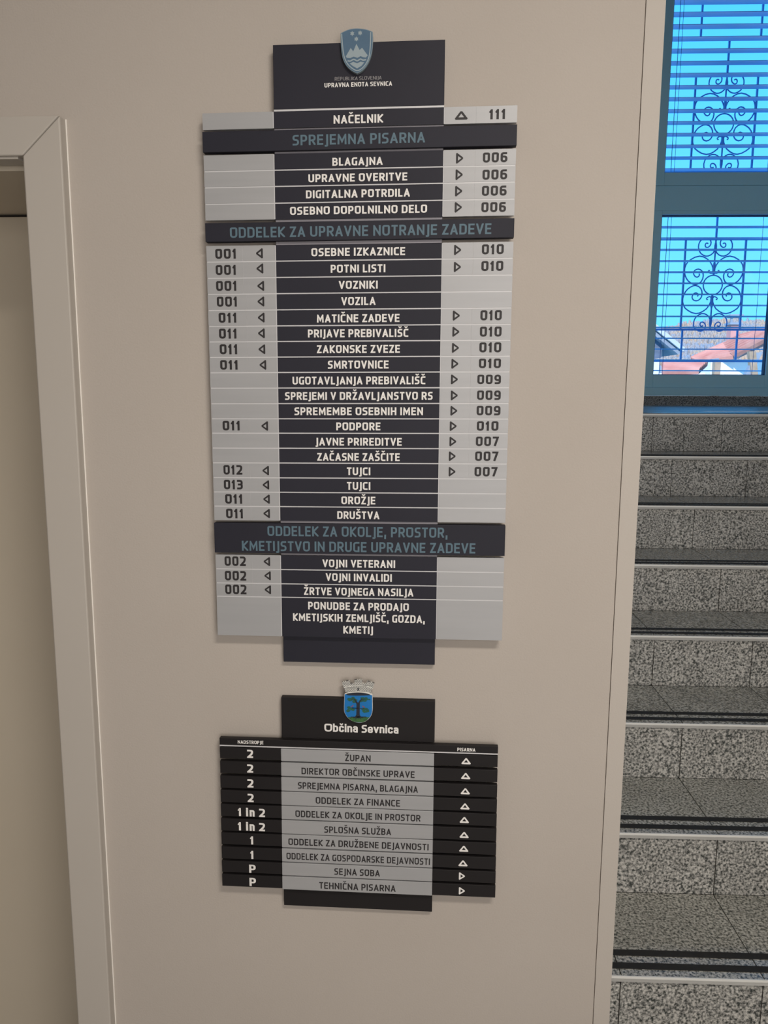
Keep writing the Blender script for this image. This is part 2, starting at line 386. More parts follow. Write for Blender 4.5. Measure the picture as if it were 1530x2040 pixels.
BIG = [(-10, 165), (-14, 215), (-28, 255), (-60, 305), (-106, 340), (-150, 362), (-198, 370), (-255, 357), (-305, 330), (-345, 300), (-370, 260), (-382, 218), (-384, 175), (-374, 128), (-353, 85), (-325, 50), (-289, 25), (-255, 10), (-222, 7), (-185, 18), (-155, 45), (-138, 80), (-133, 120), (-140, 155), (-155, 180), (-180, 199), (-206, 205), (-235, 198), (-255, 180), (-263, 155), (-256, 130), (-238, 108), (-214, 100), (-194, 110), (-183, 130), (-192, 148)]
SMALL = [(-8, 445), (-24, 410), (-54, 385), (-85, 372), (-118, 370), (-152, 382), (-185, 405), (-210, 442), (-221, 485), (-218, 525), (-206, 555), (-180, 583), (-149, 596), (-115, 600), (-88, 590), (-68, 568), (-60, 545), (-62, 520), (-72, 500), (-92, 483), (-111, 480), (-128, 488), (-135, 505), (-132, 523), (-122, 535), (-106, 536), (-96, 526)]
CURL = [(-8, 158), (-35, 150), (-55, 158), (-72, 172), (-66, 188), (-52, 186)]
SC = .000592
def scroll(pts, uc, zc, sx, sz, name, r):
    m_ = MB(); m_.tube([S(uc + sx * x * SC, GV + .004, zc + sz * z * SC) for x, z in pts], r, 8); m_.build(name, 'iron', gr, smooth=True)
UC = 2.373
for uc in (UC,):
    for zc in (2.422, 3.612):
        for sx in (1, -1):
            for sz in (1, -1):
                scroll(BIG, uc, zc, sx, sz, 'scroll', .0052); scroll(SMALL, uc, zc, sx, sz, 'scroll', .0050); scroll(CURL, uc, zc, sx, sz, 'curl', .0048)
        m_ = MB(); m_.tube([S(uc + 125 * SC * math.cos(a), GV + .004, zc + 125 * SC * math.sin(a)) for a in [2 * math.pi * i / 40 for i in range(40)]], .0052, 8, closed=True)
        m_.build('ring', 'iron', gr, smooth=True)
        for sz in (1, -1):
            prof = [(130, .0055), (160, .016), (172, .009), (215, .011), (270, .010), (300, .006), (430, .006), (445, .011), (500, .011), (545, .006), (582, .006)]
            m_ = MB(); m_.tube([S(uc, GV, zc + sz * z * SC) for z, _ in prof], [r for _, r in prof], 10); m_.build('spindle', 'iron', gr, smooth=True)
        bar(uc - .232, zc - .343, zc + .343); bar(uc + .232, zc - .343, zc + .343)
        rail(zc + .343); rail(zc - .343, .016); rail(zc + .600); rail(zc - .590)
        bar(uc, zc + .343, zc + .600)
        bar(uc - .216, zc - .590, zc - .343); bar(uc + .216, zc - .590, zc - .343)
bar(UC - .216, 4.212, 4.70); bar(UC + .230, 4.212, 4.70)

# ---------------------------------------------------------------- lettering: stroke-built squarish sans, cap height 1
def arc(pts, rad, n_=6):
    out = []
    k = len(pts)
    for i, p in enumerate(pts):
        if 0 < i < k - 1 and len(p) > 2:
            a, b_, c = Vector(pts[i - 1][:2]), Vector(p[:2]), Vector(pts[i + 1][:2])
            d0, d1 = (a - b_), (c - b_); r_ = min(p[2], d0.length * .5, d1.length * .5)
            q0, q1 = b_ + d0.normalized() * r_, b_ + d1.normalized() * r_
            for j in range(n_ + 1):
                t = j / n_; out.append(q0 * (1 - t) ** 2 + b_ * 2 * t * (1 - t) + q1 * t * t)
        else:
            out.append(Vector(p[:2]))
    return out
RR = .34
G = {  # width, strokes (x and y from 0 to 1 on the centre line; third value rounds the corner)
 'A': (.64, [[(0, 0), (.5, 1), (1, 0)], [(.17, .27), (.83, .27)]]),
 'B': (.58, [[(0, .75), (0, 1), (.94, 1, .3), (.94, .52, .3), (0, .52), (0, .75)], [(0, .25), (0, .52), (1, .52, .3), (1, 0, .3), (0, 0), (0, .25)]]),
 'C': (.54, [[(1, 1), (0, 1, RR), (0, 0, RR), (1, 0)]]),
 'D': (.62, [[(0, .5), (0, 1), (1, 1, .4), (1, 0, .4), (0, 0), (0, .5)]]),
 'E': (.52, [[(1, 1), (0, 1), (0, 0), (1, 0)], [(0, .52), (.9, .52)]]),
 'G': (.58, [[(1, 1), (0, 1, RR), (0, 0, RR), (1, 0), (1, .48)]]),
 'F': (.50, [[(1, 1), (0, 1), (0, 0)], [(0, .5), (.9, .5)]]),
 'H': (.62, [[(0, 0), (0, 1)], [(1, 0), (1, 1)], [(0, .5), (1, .5)]]),
 'I': (.17, [[(.5, 0), (.5, 1)]]),
 'J': (.28, [[(1, 1), (1, -.22, .3), (-.1, -.22)]]),
 'K': (.58, [[(0, 0), (0, 1)], [(1, 1), (.12, .5), (1, 0)]]),
 'L': (.48, [[(0, 1), (0, 0), (1, 0)]]),
 'M': (.76, [[(0, 0), (.03, 1), (.5, .25), (.97, 1), (1, 0)]]),
 'N': (.64, [[(0, 0), (0, 1), (1, 0), (1, 1)]]),
 'O': (.64, [[(.5, 1), (0, 1, RR), (0, 0, RR), (1, 0, RR), (1, 1, RR), (.5, 1)]]),
 'P': (.56, [[(0, 0), (0, 1), (1, 1, .32), (1, .42, .32), (0, .42)]]),
 'R': (.58, [[(0, 0), (0, 1), (1, 1, .32), (1, .45, .32), (0, .45)], [(.5, .45), (1, 0)]]),
 'S': (.54, [[(.96, 1), (0, 1, .3), (0, .52, .3), (1, .52, .3), (1, 0, .3), (0, 0)]]),
 'T': (.54, [[(0, 1), (1, 1)], [(.5, 1), (.5, 0)]]),
 'U': (.62, [[(0, 1), (0, 0, RR), (1, 0, RR), (1, 1)]]),
 'V': (.62, [[(0, 1), (.5, 0), (1, 1)]]),
 'Z': (.54, [[(0, 1), (1, 1), (0, 0), (1, 0)]]),
 ',': (.20, [[(.5, .10), (.3, -.22)]]),
 '0': (.62, [[(.5, 1), (0, 1, RR), (0, 0, RR), (1, 0, RR), (1, 1, RR), (.5, 1)]]),
 '1': (.36, [[(0, .80), (.62, 1), (.62, 0)]]),
 '2': (.58, [[(0, 1), (1, 1, .32), (1, .55, .3), (0, 0), (1, 0)]]),
 '3': (.56, [[(0, 1), (1, 1, .3), (1, .52, .2), (.25, .52)], [(.5, .52), (1, .52, .3), (1, 0, .3), (0, 0)]]),
 '6': (.60, [[(.9, 1), (0, 1, RR), (0, 0, RR), (1, 0, RR), (1, .58, RR), (0, .58)]]),
 '7': (.56, [[(0, 1), (1, 1), (.35, 0)]]),
 '9': (.60, [[(.1, 0), (1, 0, RR), (1, 1, RR), (0, 1, RR), (0, .42, RR), (1, .42)]]),
 'i': (.17, [[(.5, 0), (.5, .70)], [(.5, .96), (.5, 1.0)]]),
 'n': (.50, [[(0, 0), (0, .70)], [(0, .70), (1, .70, .3), (1, 0)]]),
 'b': (.54, [[(0, 1), (0, 0), (1, 0, .5), (1, .70, .5), (0, .70)]]),
 'c': (.50, [[(1, .58), (.95, .70, .1), (0, .70, .5), (0, 0, .5), (.95, 0, .3), (1, .14)]]),
 'a': (.52, [[(.05, .62), (.1, .70, .1), (.92, .70, .26), (.92, 0)], [(.92, .40), (0, .40, .2), (0, 0, .2), (.92, 0, .1)]]),
 'e': (.52, [[(0, .34), (1, .34), (1, .70, .5), (0, .70, .5), (0, 0, .5), (.9, 0, .3), (1, .1)]]),
 'v': (.52, [[(0, .70), (.5, 0), (1, .70)]]),
}
G['Q'] = (.80, [[(.5, 1), (0, 1, .6), (0, 0, .6), (1, 0, .6), (1, 1, .6), (.5, 1)]])   # the rounder O of the lower sign's title
for a, b_ in (('Č', 'C'), ('Š', 'S'), ('Ž', 'Z'), ('č', 'c')):
    G[a] = (G[b_][0], G[b_][1])
ROUND_FIX = {'O': (.80, None), 'S': (.68, None)}
def clip(poly, lo, hi, ax):
    for lim, sg in ((lo, 1), (hi, -1)):
        out = []
        for i in range(len(poly)):
            p, q = poly[i], poly[(i + 1) % len(poly)]
            dp, dq = sg * (p[ax] - lim), sg * (q[ax] - lim)
            if dp >= 0: out.append(p)
            if (dp < 0) != (dq < 0):
                t = dp / (dp - dq); out.append((p[0] + (q[0] - p[0]) * t, p[1] + (q[1] - p[1]) * t))
        poly = out
        if len(poly) < 3: return []
    return poly
def ribbon(path, h, ext):
    """quads of half width h along the path, mitred; ends extended by ext"""
    p = [Vector(q) for q in path]
    p = [q for i, q in enumerate(p) if i == 0 or (q - p[i - 1]).length > 1e-5]
    closed = len(p) > 3 and (p[0] - p[-1]).length < 1e-4
    if closed: ext = 0
    d0 = (p[0] - p[1]).normalized(); d1 = (p[-1] - p[-2]).normalized()
    p[0] = p[0] + d0 * ext; p[-1] = p[-1] + d1 * ext
    L_, R_ = [], []
    for i in range(len(p)):
        if closed and i in (0, len(p) - 1): t0, t1 = (p[-1] - p[-2]).normalized(), (p[1] - p[0]).normalized()
        elif i == 0: t0 = t1 = (p[1] - p[0]).normalized()
        elif i == len(p) - 1: t0 = t1 = (p[-1] - p[-2]).normalized()
        else: t0 = (p[i] - p[i - 1]).normalized(); t1 = (p[i + 1] - p[i]).normalized()
        n0, n1 = Vector((-t0.y, t0.x)), Vector((-t1.y, t1.x))
        mi = n0 + n1
        if mi.length < .15: mi = n0.copy()
        mi.normalize(); k = h / max(.28, mi.dot(n0))
        L_.append(p[i] + mi * k); R_.append(p[i] - mi * k)
    return [[tuple(R_[i]), tuple(R_[i + 1]), tuple(L_[i + 1]), tuple(L_[i])] for i in range(len(p) - 1)]
def layout(text, sw, gap, wide=None, capO=None):
    """polygons in units of cap height, and total width"""
    polys = []; x = 0.0; h = sw / 2; si = 0
    for ch in text:
        if ch == ' ': x += .30; continue
        w, strokes = G[ch]
        w = w * (wide or 1.0)
        if capO and ch in capO: w *= 1.38
        if w < sw: w = sw
        low = ch in 'nbcčaevi'
        top = .74 if (low and ch not in 'bi') else 1.0
        for sN in strokes:
            path = arc([(h + q[0] * (w - 2 * h), h + q[1] * ((1 - 2 * h) if not low else (1.0 - h - .04)), *q[2:]) for q in sN], 0)
            diag = abs(sN[0][0] - sN[1][0]) > .05 and abs(sN[0][1] - sN[1][1]) > .05
            for quad in ribbon(path, h, h * (1.8 if diag and ch in 'AVKZMNv' else .98)):
                if ch not in 'J,': quad = clip(quad, 0, top if not low else (1.06 if ch in 'bi' else .80), 1)
                if ch not in 'J,' and len(quad) > 2: quad = clip(quad, -.01, w + .01, 0)
                if len(quad) > 2: polys.append(([(q[0] + x, q[1]) for q in quad], si))
            si += 1
        if ch in 'ČŠŽč':
            c = w / 2; y = 1.10 if ch != 'č' else .88
            for quad in ribbon([(c - .17, y + .2), (c, y + .05), (c + .17, y + .2)], h * .72, 0):
                polys.append(([(q[0] + x, q[1]) for q in quad], si))
            si += 1
        x += w + gap
    return polys, x - gap
def lettering(name, text, xc, zc, width, cap, y, mat, parent, tilt, sw=.155, gap=.13, wide=None, capO=None):
    polys, tot = layout(text, sw, gap, wide, capO)
    kx = width / tot
    m_ = MB()
    for k_, (pl, si) in enumerate(polys):
        m_.poly([P3(tilt, xc + (q[0] - tot / 2) * kx, y - .0002 - .000004 * (k_ % 40), zc + (q[1] - .5) * cap) for q in pl])
    return m_.build(name, mat, parent, fix=False)
SXC = -.142
def P3(tilt, x, y, z):
    return Vector((x, y, z + tilt * (x - SXC)))
def arrow(kind, x, z, y, mat, parent, tilt, a, b_):
    """hollow triangle pointing up, right or left: half extents a along the axis, b across"""
    out = [(a, 0), (-a, b_), (-a, -b_)]
    inn = [(a * .30, 0), (-a * .50, b_ * .38), (-a * .50, -b_ * .38)]
    cut = []
    for p, q, r_ in ((out[0], out[1], out[2]), (out[1], out[2], out[0]), (out[2], out[0], out[1])):
        f_ = .12
        cut.append(((p[0] + (r_[0] - p[0]) * f_, p[1] + (r_[1] - p[1]) * f_), (p[0] + (q[0] - p[0]) * f_, p[1] + (q[1] - p[1]) * f_)))
    rot = {'right': lambda p: (p[0], p[1]), 'left': lambda p: (-p[0], p[1]), 'up': lambda p: (p[1], p[0])}[kind]
    m_ = MB()
    def pt(p):
        q = rot(p); return P3(tilt, x + q[0], y - .0003, z + q[1])
    for i in range(3):
        j = (i + 1) % 3
        m_.poly([pt(cut[i][1]), pt(cut[j][0]), pt(inn[j]), pt(inn[i])])
        m_.poly([pt(cut[i][0]), pt(cut[i][1]), pt(inn[i])])
    return m_.build('arrow', mat, parent, fix=False)

TEXTS = [
    (1, 'REPUBLIKA SLOVENIJA', -0.1421, 2.111, 0.0817, 0.0057, 'dim'),
    (1, 'UPRAVNA ENOTA SEVNICA', -0.142, 2.1011, 0.1182, 0.0072, 'white'),
    (1, 'NAČELNIK', -0.1416, 2.0438, 0.087, 0.0139, 'white'),
    (1, 'SPREJEMNA PISARNA', -0.141, 2.0099, 0.233, 0.0173, 'blue'),
    (1, 'BLAGAJNA', -0.1432, 1.9737, 0.089, 0.0134, 'white'),
    (1, 'UPRAVNE OVERITVE', -0.1428, 1.9468, 0.1758, 0.0135, 'white'),
    (1, 'DIGITALNA POTRDILA', -0.1428, 1.9198, 0.1853, 0.0136, 'white'),
    (1, 'OSEBNO DOPOLNILNO DELO', -0.1419, 1.8921, 0.2451, 0.0136, 'white'),
    (1, 'ODDELEK ZA UPRAVNE NOTRANJE ZADEVE', -0.1397, 1.8556, 0.4679, 0.018, 'blue'),
    (1, 'OSEBNE IZKAZNICE', -0.1421, 1.8204, 0.169, 0.0139, 'white'),
    (1, 'POTNI LISTI', -0.1423, 1.7913, 0.0989, 0.0139, 'white'),
    (1, 'VOZNIKI', -0.1418, 1.763, 0.0705, 0.014, 'white'),
    (1, 'VOZILA', -0.1416, 1.7344, 0.0621, 0.0141, 'white'),
    (1, 'MATIČNE ZADEVE', -0.1422, 1.7041, 0.1509, 0.0142, 'white'),
    (1, 'PRIJAVE PREBIVALIŠČ', -0.1425, 1.6776, 0.1839, 0.0143, 'white'),
    (1, 'ZAKONSKE ZVEZE', -0.1419, 1.6493, 0.1525, 0.0144, 'white'),
    (1, 'SMRTOVNICE', -0.1421, 1.6213, 0.1119, 0.0145, 'white'),
    (1, 'UGOTAVLJANJA PREBIVALIŠČ', -0.1413, 1.5926, 0.2456, 0.0143, 'white'),
    (1, 'SPREJEMI V DRŽAVLJANSTVO RS', -0.1417, 1.5645, 0.2736, 0.0144, 'white'),
    (1, 'SPREMEMBE OSEBNIH IMEN', -0.1417, 1.5364, 0.239, 0.0145, 'white'),
    (1, 'PODPORE', -0.1419, 1.5085, 0.0824, 0.0146, 'white'),
    (1, 'JAVNE PRIREDITVE', -0.1414, 1.4801, 0.161, 0.0145, 'white'),
    (1, 'ZAČASNE ZAŠČITE', -0.1419, 1.4516, 0.1548, 0.0145, 'white'),
    (1, 'TUJCI', -0.1414, 1.4249, 0.0442, 0.0146, 'white'),
    (1, 'TUJCI', -0.1414, 1.3973, 0.0443, 0.0147, 'white'),
    (1, 'OROŽJE', -0.1419, 1.3697, 0.0643, 0.0146, 'white'),
    (1, 'DRUŠTVA', -0.1421, 1.3415, 0.0798, 0.0147, 'white'),
    (1, 'ODDELEK ZA OKOLJE, PROSTOR,', -0.1443, 1.3103, 0.3425, 0.0193, 'blue'),
    (1, 'KMETIJSTVO IN DRUGE UPRAVNE ZADEVE', -0.1432, 1.281, 0.4448, 0.0195, 'blue'),
    (1, 'VOJNI VETERANI', -0.1412, 1.2478, 0.1392, 0.015, 'white'),
    (1, 'VOJNI INVALIDI', -0.1412, 1.2208, 0.1269, 0.0151, 'white'),
    (1, 'ŽRTVE VOJNEGA NASILJA', -0.142, 1.1926, 0.2108, 0.0152, 'white'),
    (1, 'PONUDBE ZA PRODAJO', -0.1422, 1.1637, 0.1947, 0.0152, 'white'),
    (1, 'KMETIJSKIH ZEMLJIŠČ, GOZDA,', -0.1416, 1.1403, 0.2556, 0.0152, 'white'),
    (1, 'KMETIJ', -0.1425, 1.1166, 0.0577, 0.0153, 'white'),
    (1, '111', 0.1002, 2.0459, 0.0284, 0.0163, 'ink'),
    (1, '006', 0.0981, 1.9754, 0.0426, 0.0165, 'ink'),
    (1, '006', 0.0983, 1.947, 0.0429, 0.0166, 'ink'),
    (1, '006', 0.098, 1.9201, 0.0431, 0.0167, 'ink'),
    (1, '006', 0.0977, 1.8927, 0.043, 0.0168, 'ink'),
    (1, '010', 0.098, 1.8214, 0.0386, 0.0171, 'ink'),
    (1, '010', 0.0979, 1.7928, 0.0388, 0.0172, 'ink'),
    (1, '010', 0.0979, 1.7074, 0.0382, 0.0176, 'ink'),
    (1, '010', 0.098, 1.6787, 0.0389, 0.0177, 'ink'),
    (1, '010', 0.098, 1.651, 0.0394, 0.0178, 'ink'),
    (1, '010', 0.098, 1.6225, 0.0398, 0.017, 'ink'),
    (1, '009', 0.0973, 1.5939, 0.0426, 0.0171, 'ink'),
    (1, '009', 0.0976, 1.5655, 0.0429, 0.0172, 'ink'),
    (1, '009', 0.0976, 1.5376, 0.0434, 0.0173, 'ink'),
    (1, '010', 0.0967, 1.5095, 0.0394, 0.0174, 'ink'),
    (1, '007', 0.0968, 1.4814, 0.0419, 0.0175, 'ink'),
    (1, '007', 0.0964, 1.4539, 0.0425, 0.0176, 'ink'),
    (1, '007', 0.0957, 1.4253, 0.0422, 0.0177, 'ink'),
    (1, '001', -0.3832, 1.8199, 0.0389, 0.0175, 'ink'),
    (1, '001', -0.3836, 1.7915, 0.0382, 0.0176, 'ink'),
    (1, '001', -0.3835, 1.7635, 0.0386, 0.0177, 'ink'),
    (1, '001', -0.3831, 1.7355, 0.0383, 0.0179, 'ink'),
    (1, '011', -0.3827, 1.7069, 0.0341, 0.018, 'ink'),
    (1, '011', -0.3829, 1.6783, 0.0338, 0.0181, 'ink'),
    (1, '011', -0.3824, 1.6501, 0.0339, 0.0182, 'ink'),
    (1, '011', -0.3824, 1.6217, 0.034, 0.0174, 'ink'),
    (1, '011', -0.381, 1.5096, 0.0336, 0.0178, 'ink'),
    (1, '012', -0.3804, 1.4264, 0.0362, 0.0181, 'ink'),
    (1, '013', -0.3804, 1.3982, 0.0364, 0.0182, 'ink'),
    (1, '011', -0.3798, 1.3707, 0.034, 0.0183, 'ink'),
    (1, '011', -0.379, 1.3427, 0.0337, 0.0184, 'ink'),
    (1, '002', -0.3805, 1.2496, 0.0415, 0.0188, 'ink'),
    (1, '002', -0.3806, 1.2208, 0.0419, 0.0189, 'ink'),
    (1, '002', -0.3807, 1.1935, 0.0418, 0.019, 'ink'),
    (2, 'Občina Sevnica', -0.1369, 0.9106, 0.1484, 0.0165, 'white'),
    (2, 'NADSTROPJE', -0.3588, 0.879, 0.052, 0.0071, 'white'),
    (2, 'PISARNA', 0.0709, 0.8776, 0.0353, 0.0072, 'white'),
    (2, '2', -0.3602, 0.8542, 0.0121, 0.0175, 'white'),
    (2, '2', -0.3608, 0.8228, 0.0123, 0.0176, 'white'),
    (2, '2', -0.361, 0.7908, 0.0123, 0.0177, 'white'),
    (2, '2', -0.3613, 0.7592, 0.0122, 0.0178, 'white'),
    (2, '1 in 2', -0.3604, 0.7275, 0.0556, 0.0179, 'white'),
    (2, '1 in 2', -0.3611, 0.6963, 0.0558, 0.018, 'white'),
    (2, '1', -0.3607, 0.6662, 0.0074, 0.0181, 'white'),
    (2, '1', -0.361, 0.6339, 0.0074, 0.0183, 'white'),
    (2, 'P', -0.3611, 0.6027, 0.0135, 0.0184, 'white'),
    (2, 'P', -0.3612, 0.5731, 0.0134, 0.0185, 'white'),
    (2, 'ŽUPAN', -0.1432, 0.8524, 0.051, 0.0138, 'ink'),
    (2, 'DIREKTOR OBČINSKE UPRAVE', -0.1434, 0.8213, 0.2267, 0.0139, 'ink'),
    (2, 'SPREJEMNA PISARNA, BLAGAJNA', -0.1438, 0.79, 0.2409, 0.014, 'ink'),
    (2, 'ODDELEK ZA FINANCE', -0.1436, 0.759, 0.1699, 0.0141, 'ink'),
    (2, 'ODDELEK ZA OKOLJE IN PROSTOR', -0.1439, 0.7284, 0.2528, 0.0142, 'ink'),
    (2, 'SPLOŠNA SLUŽBA', -0.1439, 0.6964, 0.1353, 0.0142, 'ink'),
    (2, 'ODDELEK ZA DRUŽBENE DEJAVNOSTI', -0.1429, 0.6664, 0.2852, 0.0143, 'ink'),
    (2, 'ODDELEK ZA GOSPODARSKE DEJAVNOSTI', -0.1435, 0.6346, 0.2928, 0.0144, 'ink'),
    (2, 'SEJNA SOBA', -0.1451, 0.6045, 0.093, 0.0145, 'ink'),
    (2, 'TEHNIČNA PISARNA', -0.1446, 0.572, 0.1568, 0.0146, 'ink'),
]
ARROWS = [(1, 'up', 0.0379, 2.0462), (1, 'right', 0.0371, 1.9752), (1, 'right', 0.0368, 1.948), (1, 'right', 0.0365, 1.9206), (1, 'right', 0.0363, 1.8934), (1, 'right', 0.0365, 1.8211), (1, 'right', 0.0367, 1.7919), (1, 'right', 0.0363, 1.7074), (1, 'right', 0.0361, 1.6789), (1, 'right', 0.0358, 1.6504), (1, 'right', 0.0354, 1.6221), (1, 'right', 0.035, 1.5941), (1, 'right', 0.0353, 1.5651), (1, 'right', 0.0351, 1.5372), (1, 'right', 0.0344, 1.5092), (1, 'right', 0.0343, 1.4809), (1, 'right', 0.0336, 1.4537), (1, 'right', 0.0338, 1.425), (1, 'left', -0.3222, 1.8199), (1, 'left', -0.3219, 1.7934), (1, 'left', -0.3209, 1.7628), (1, 'left', -0.3212, 1.7352), (1, 'left', -0.3212, 1.7067), (1, 'left', -0.3214, 1.6785), (1, 'left', -0.3211, 1.6498), (1, 'left', -0.3198, 1.6214), (1, 'left', -0.3185, 1.509), (1, 'left', -0.3183, 1.4253), (1, 'left', -0.3184, 1.3981), (1, 'left', -0.3177, 1.3708), (1, 'left', -0.318, 1.3432), (1, 'left', -0.3194, 1.2497), (1, 'left', -0.3185, 1.2217), (1, 'left', -0.3186, 1.194), (2, 'up', 0.071, 0.8544), (2, 'up', 0.0708, 0.823), (2, 'up', 0.0707, 0.7908), (2, 'up', 0.0707, 0.7585), (2, 'up', 0.07, 0.7294), (2, 'up', 0.0703, 0.6971), (2, 'up', 0.0702, 0.6671), (2, 'up', 0.0693, 0.6353), (2, 'right', 0.0684, 0.6062), (2, 'right', 0.0689, 0.5736)]
SHIELD = [(-0.1718, 2.1812), (-0.1675, 2.1833), (-0.1573, 2.1869), (-0.1454, 2.1882), (-0.1327, 2.1871), (-0.1234, 2.1849), (-0.1162, 2.1819), (-0.1158, 2.1675), (-0.1174, 2.1503), (-0.1212, 2.1379), (-0.1267, 2.1278), (-0.1344, 2.1201), (-0.1434, 2.116), (-0.1524, 2.1206), (-0.1609, 2.1279), (-0.1668, 2.1375), (-0.1698, 2.1487), (-0.1714, 2.1644)]
SHIELD_LINE = [(-0.1697, 2.18), (-0.1685, 2.1643), (-0.1664, 2.147), (-0.1626, 2.1366), (-0.1575, 2.1294), (-0.1506, 2.1237), (-0.143, 2.1203), (-0.1353, 2.1233), (-0.1293, 2.129), (-0.1246, 2.1364), (-0.1217, 2.1457), (-0.12, 2.1629), (-0.1196, 2.1812)]
STARS = [(-0.1514, 2.1798), (-0.1378, 2.1802), (-0.1444, 2.1709)]
PEAKS = [(-0.1626, 2.1437), (-0.154, 2.157), (-0.1497, 2.1512), (-0.1443, 2.1631), (-0.1387, 2.1533), (-0.1344, 2.1567), (-0.1246, 2.1442), (-0.128, 2.1408), (-0.1327, 2.1417), (-0.137, 2.1434), (-0.1425, 2.1408), (-0.1489, 2.143), (-0.1549, 2.1408), (-0.1609, 2.1413)]
WAVE = [(-0.1596, 2.1366), (-0.1549, 2.136), (-0.1489, 2.1386), (-0.1429, 2.1361), (-0.1374, 2.1387), (-0.1327, 2.137), (-0.1272, 2.1376)]
WAVE_LOW = [(-0.1558, 2.1321), (-0.1498, 2.1347), (-0.1429, 2.1322), (-0.137, 2.1345), (-0.1306, 2.1332), (-0.1353, 2.128), (-0.143, 2.1239), (-0.1506, 2.128)]
CREST = [(-0.17, 0.9845), (-0.1706, 0.9682), (-0.1708, 0.9497), (-0.168, 0.9421), (-0.1629, 0.9346), (-0.1535, 0.9283), (-0.1431, 0.9257), (-0.1337, 0.9265), (-0.1254, 0.9309), (-0.1181, 0.9393), (-0.1145, 0.9503), (-0.1143, 0.9655), (-0.1146, 0.984), (-0.1192, 0.9876), (-0.1275, 0.9901), (-0.143, 0.9907), (-0.1575, 0.9892), (-0.1648, 0.9874)]
CREST_HOLE = [(-0.1658, 0.9852), (-0.1575, 0.9873), (-0.143, 0.9886), (-0.1296, 0.9879), (-0.1192, 0.9849), (-0.1223, 0.9835), (-0.143, 0.9821), (-0.1627, 0.9824)]
CROWN = [(-0.1679, 0.9889), (-0.1705, 0.9975), (-0.173, 1.0018), (-0.1746, 1.0088), (-0.1595, 1.0124), (-0.1583, 1.006), (-0.1497, 1.0073), (-0.1504, 1.0137), (-0.1347, 1.0147), (-0.1345, 1.0072), (-0.127, 1.0068), (-0.1255, 1.0117), (-0.111, 1.0083), (-0.1131, 0.9991), (-0.1156, 0.9958), (-0.1177, 0.9877), (-0.1285, 0.9903), (-0.143, 0.9909), (-0.1575, 0.9897)]
CROWN_BAND = [(-0.171, 0.9981), (-0.1575, 1.0013), (-0.143, 1.0028), (-0.1275, 1.0022), (-0.1136, 0.998)]
CROWN_GATE = [(-0.1441, 0.9923), (-0.1438, 0.9977), (-0.1427, 0.9988), (-0.1416, 0.9978), (-0.1414, 0.9924)]
TRUNK = [(-0.1493, 0.9372), (-0.1464, 0.9428), (-0.1459, 0.9646), (-0.1493, 0.971), (-0.1513, 0.9753), (-0.1493, 0.9754), (-0.1446, 0.9695), (-0.143, 0.9674), (-0.1399, 0.9713), (-0.1368, 0.9763), (-0.1347, 0.9758), (-0.1394, 0.9675), (-0.1397, 0.943), (-0.1368, 0.9376)]
BRANCHES = [(-0.1545, 0.9567), (-0.1306, 0.9558)]
GROUND = [(-0.1649, 0.9368), (-0.1431, 0.938), (-0.1192, 0.9382), (-0.1254, 0.9309), (-0.1337, 0.9265), (-0.1431, 0.9257), (-0.1535, 0.9283), (-0.1613, 0.9336)]
LEAVES = [(-0.1596, 0.9751), (-0.1534, 0.9763), (-0.1493, 0.9732), (-0.1576, 0.973), (-0.1493, 0.9699), (-0.1368, 0.9714), (-0.1327, 0.9759), (-0.1265, 0.9771), (-0.1234, 0.974), (-0.1296, 0.9716), (-0.1607, 0.9576), (-0.1618, 0.9532), (-0.1566, 0.9545), (-0.1618, 0.95), (-0.1545, 0.9513), (-0.1327, 0.9519), (-0.1275, 0.9554), (-0.1254, 0.9511), (-0.1295, 0.9498), (-0.1327, 0.9552)]
ROOTS = [(-0.1576, 0.9375), (-0.1524, 0.936), (-0.1483, 0.9334), (-0.1431, 0.933), (-0.1368, 0.9338), (-0.1327, 0.9372), (-0.1264, 0.9385)]
ROOF = [(6.64, 18.5, 2.331), (7.135, 17.6, 2.423), (7.266, 17.1, 2.58), (7.428, 16.5, 2.769), (6.72, 19.0, 2.396), (7.41, 18.8, 2.754), (7.552, 18.3, 2.908), (7.911, 17.6, 3.008)]
ROOF_LOW = [(4.94, 15.5, 2.021), (5.654, 15.5, 2.039), (5.12, 16.1, 2.219), (6.043, 16.1, 2.222)]
EAVE = [(6.843, 18, 2.366), (7.214, 17.75, 2.423), (7.519, 16.7, 2.776), (7.53, 16.7, 2.641), (7.291, 17.75, 2.357), (6.866, 18, 2.299)]
WALLW = [(6.847, 18, 2.312), (8.149, 18, 2.316), (8.123, 18, 2.634)]
POST = [(6.295, 16.5, 2.233), (6.348, 16.5, 1.956), (6.701, 15.8, 2.455), (6.909, 15.8, 1.951), (6.91, 15.8, 2.456), (6.739, 15.8, 1.958)]
CHIM = [(7.723, 19.8, 3.255), (7.943, 19.8, 3.266), (7.733, 19.8, 2.687), (7.941, 19.8, 2.738), (7.727, 19.8, 3.483), (7.957, 19.8, 3.483)]
LEFT = [(3.678, 12, 2.529), (4.038, 12, 2.252), (3.685, 12, 2.408), (3.809, 12, 2.178), (3.717, 12, 1.859), (3.828, 12, 1.86), (3.795, 12, 2.409)]
HILL = [(65.2, 20.5), (75.7, 21.8), (81.8, 22.8), (84.7, 23.3), (87.5, 24.5), (90.4, 25.1), (92.8, 24.6), (95.4, 25.5), (98.5, 25.6), (101.9, 25.7), (104.6, 25.7), (108.5, 25.5), (112.5, 25.4), (115.9, 25.3), (125.5, 26.3)]

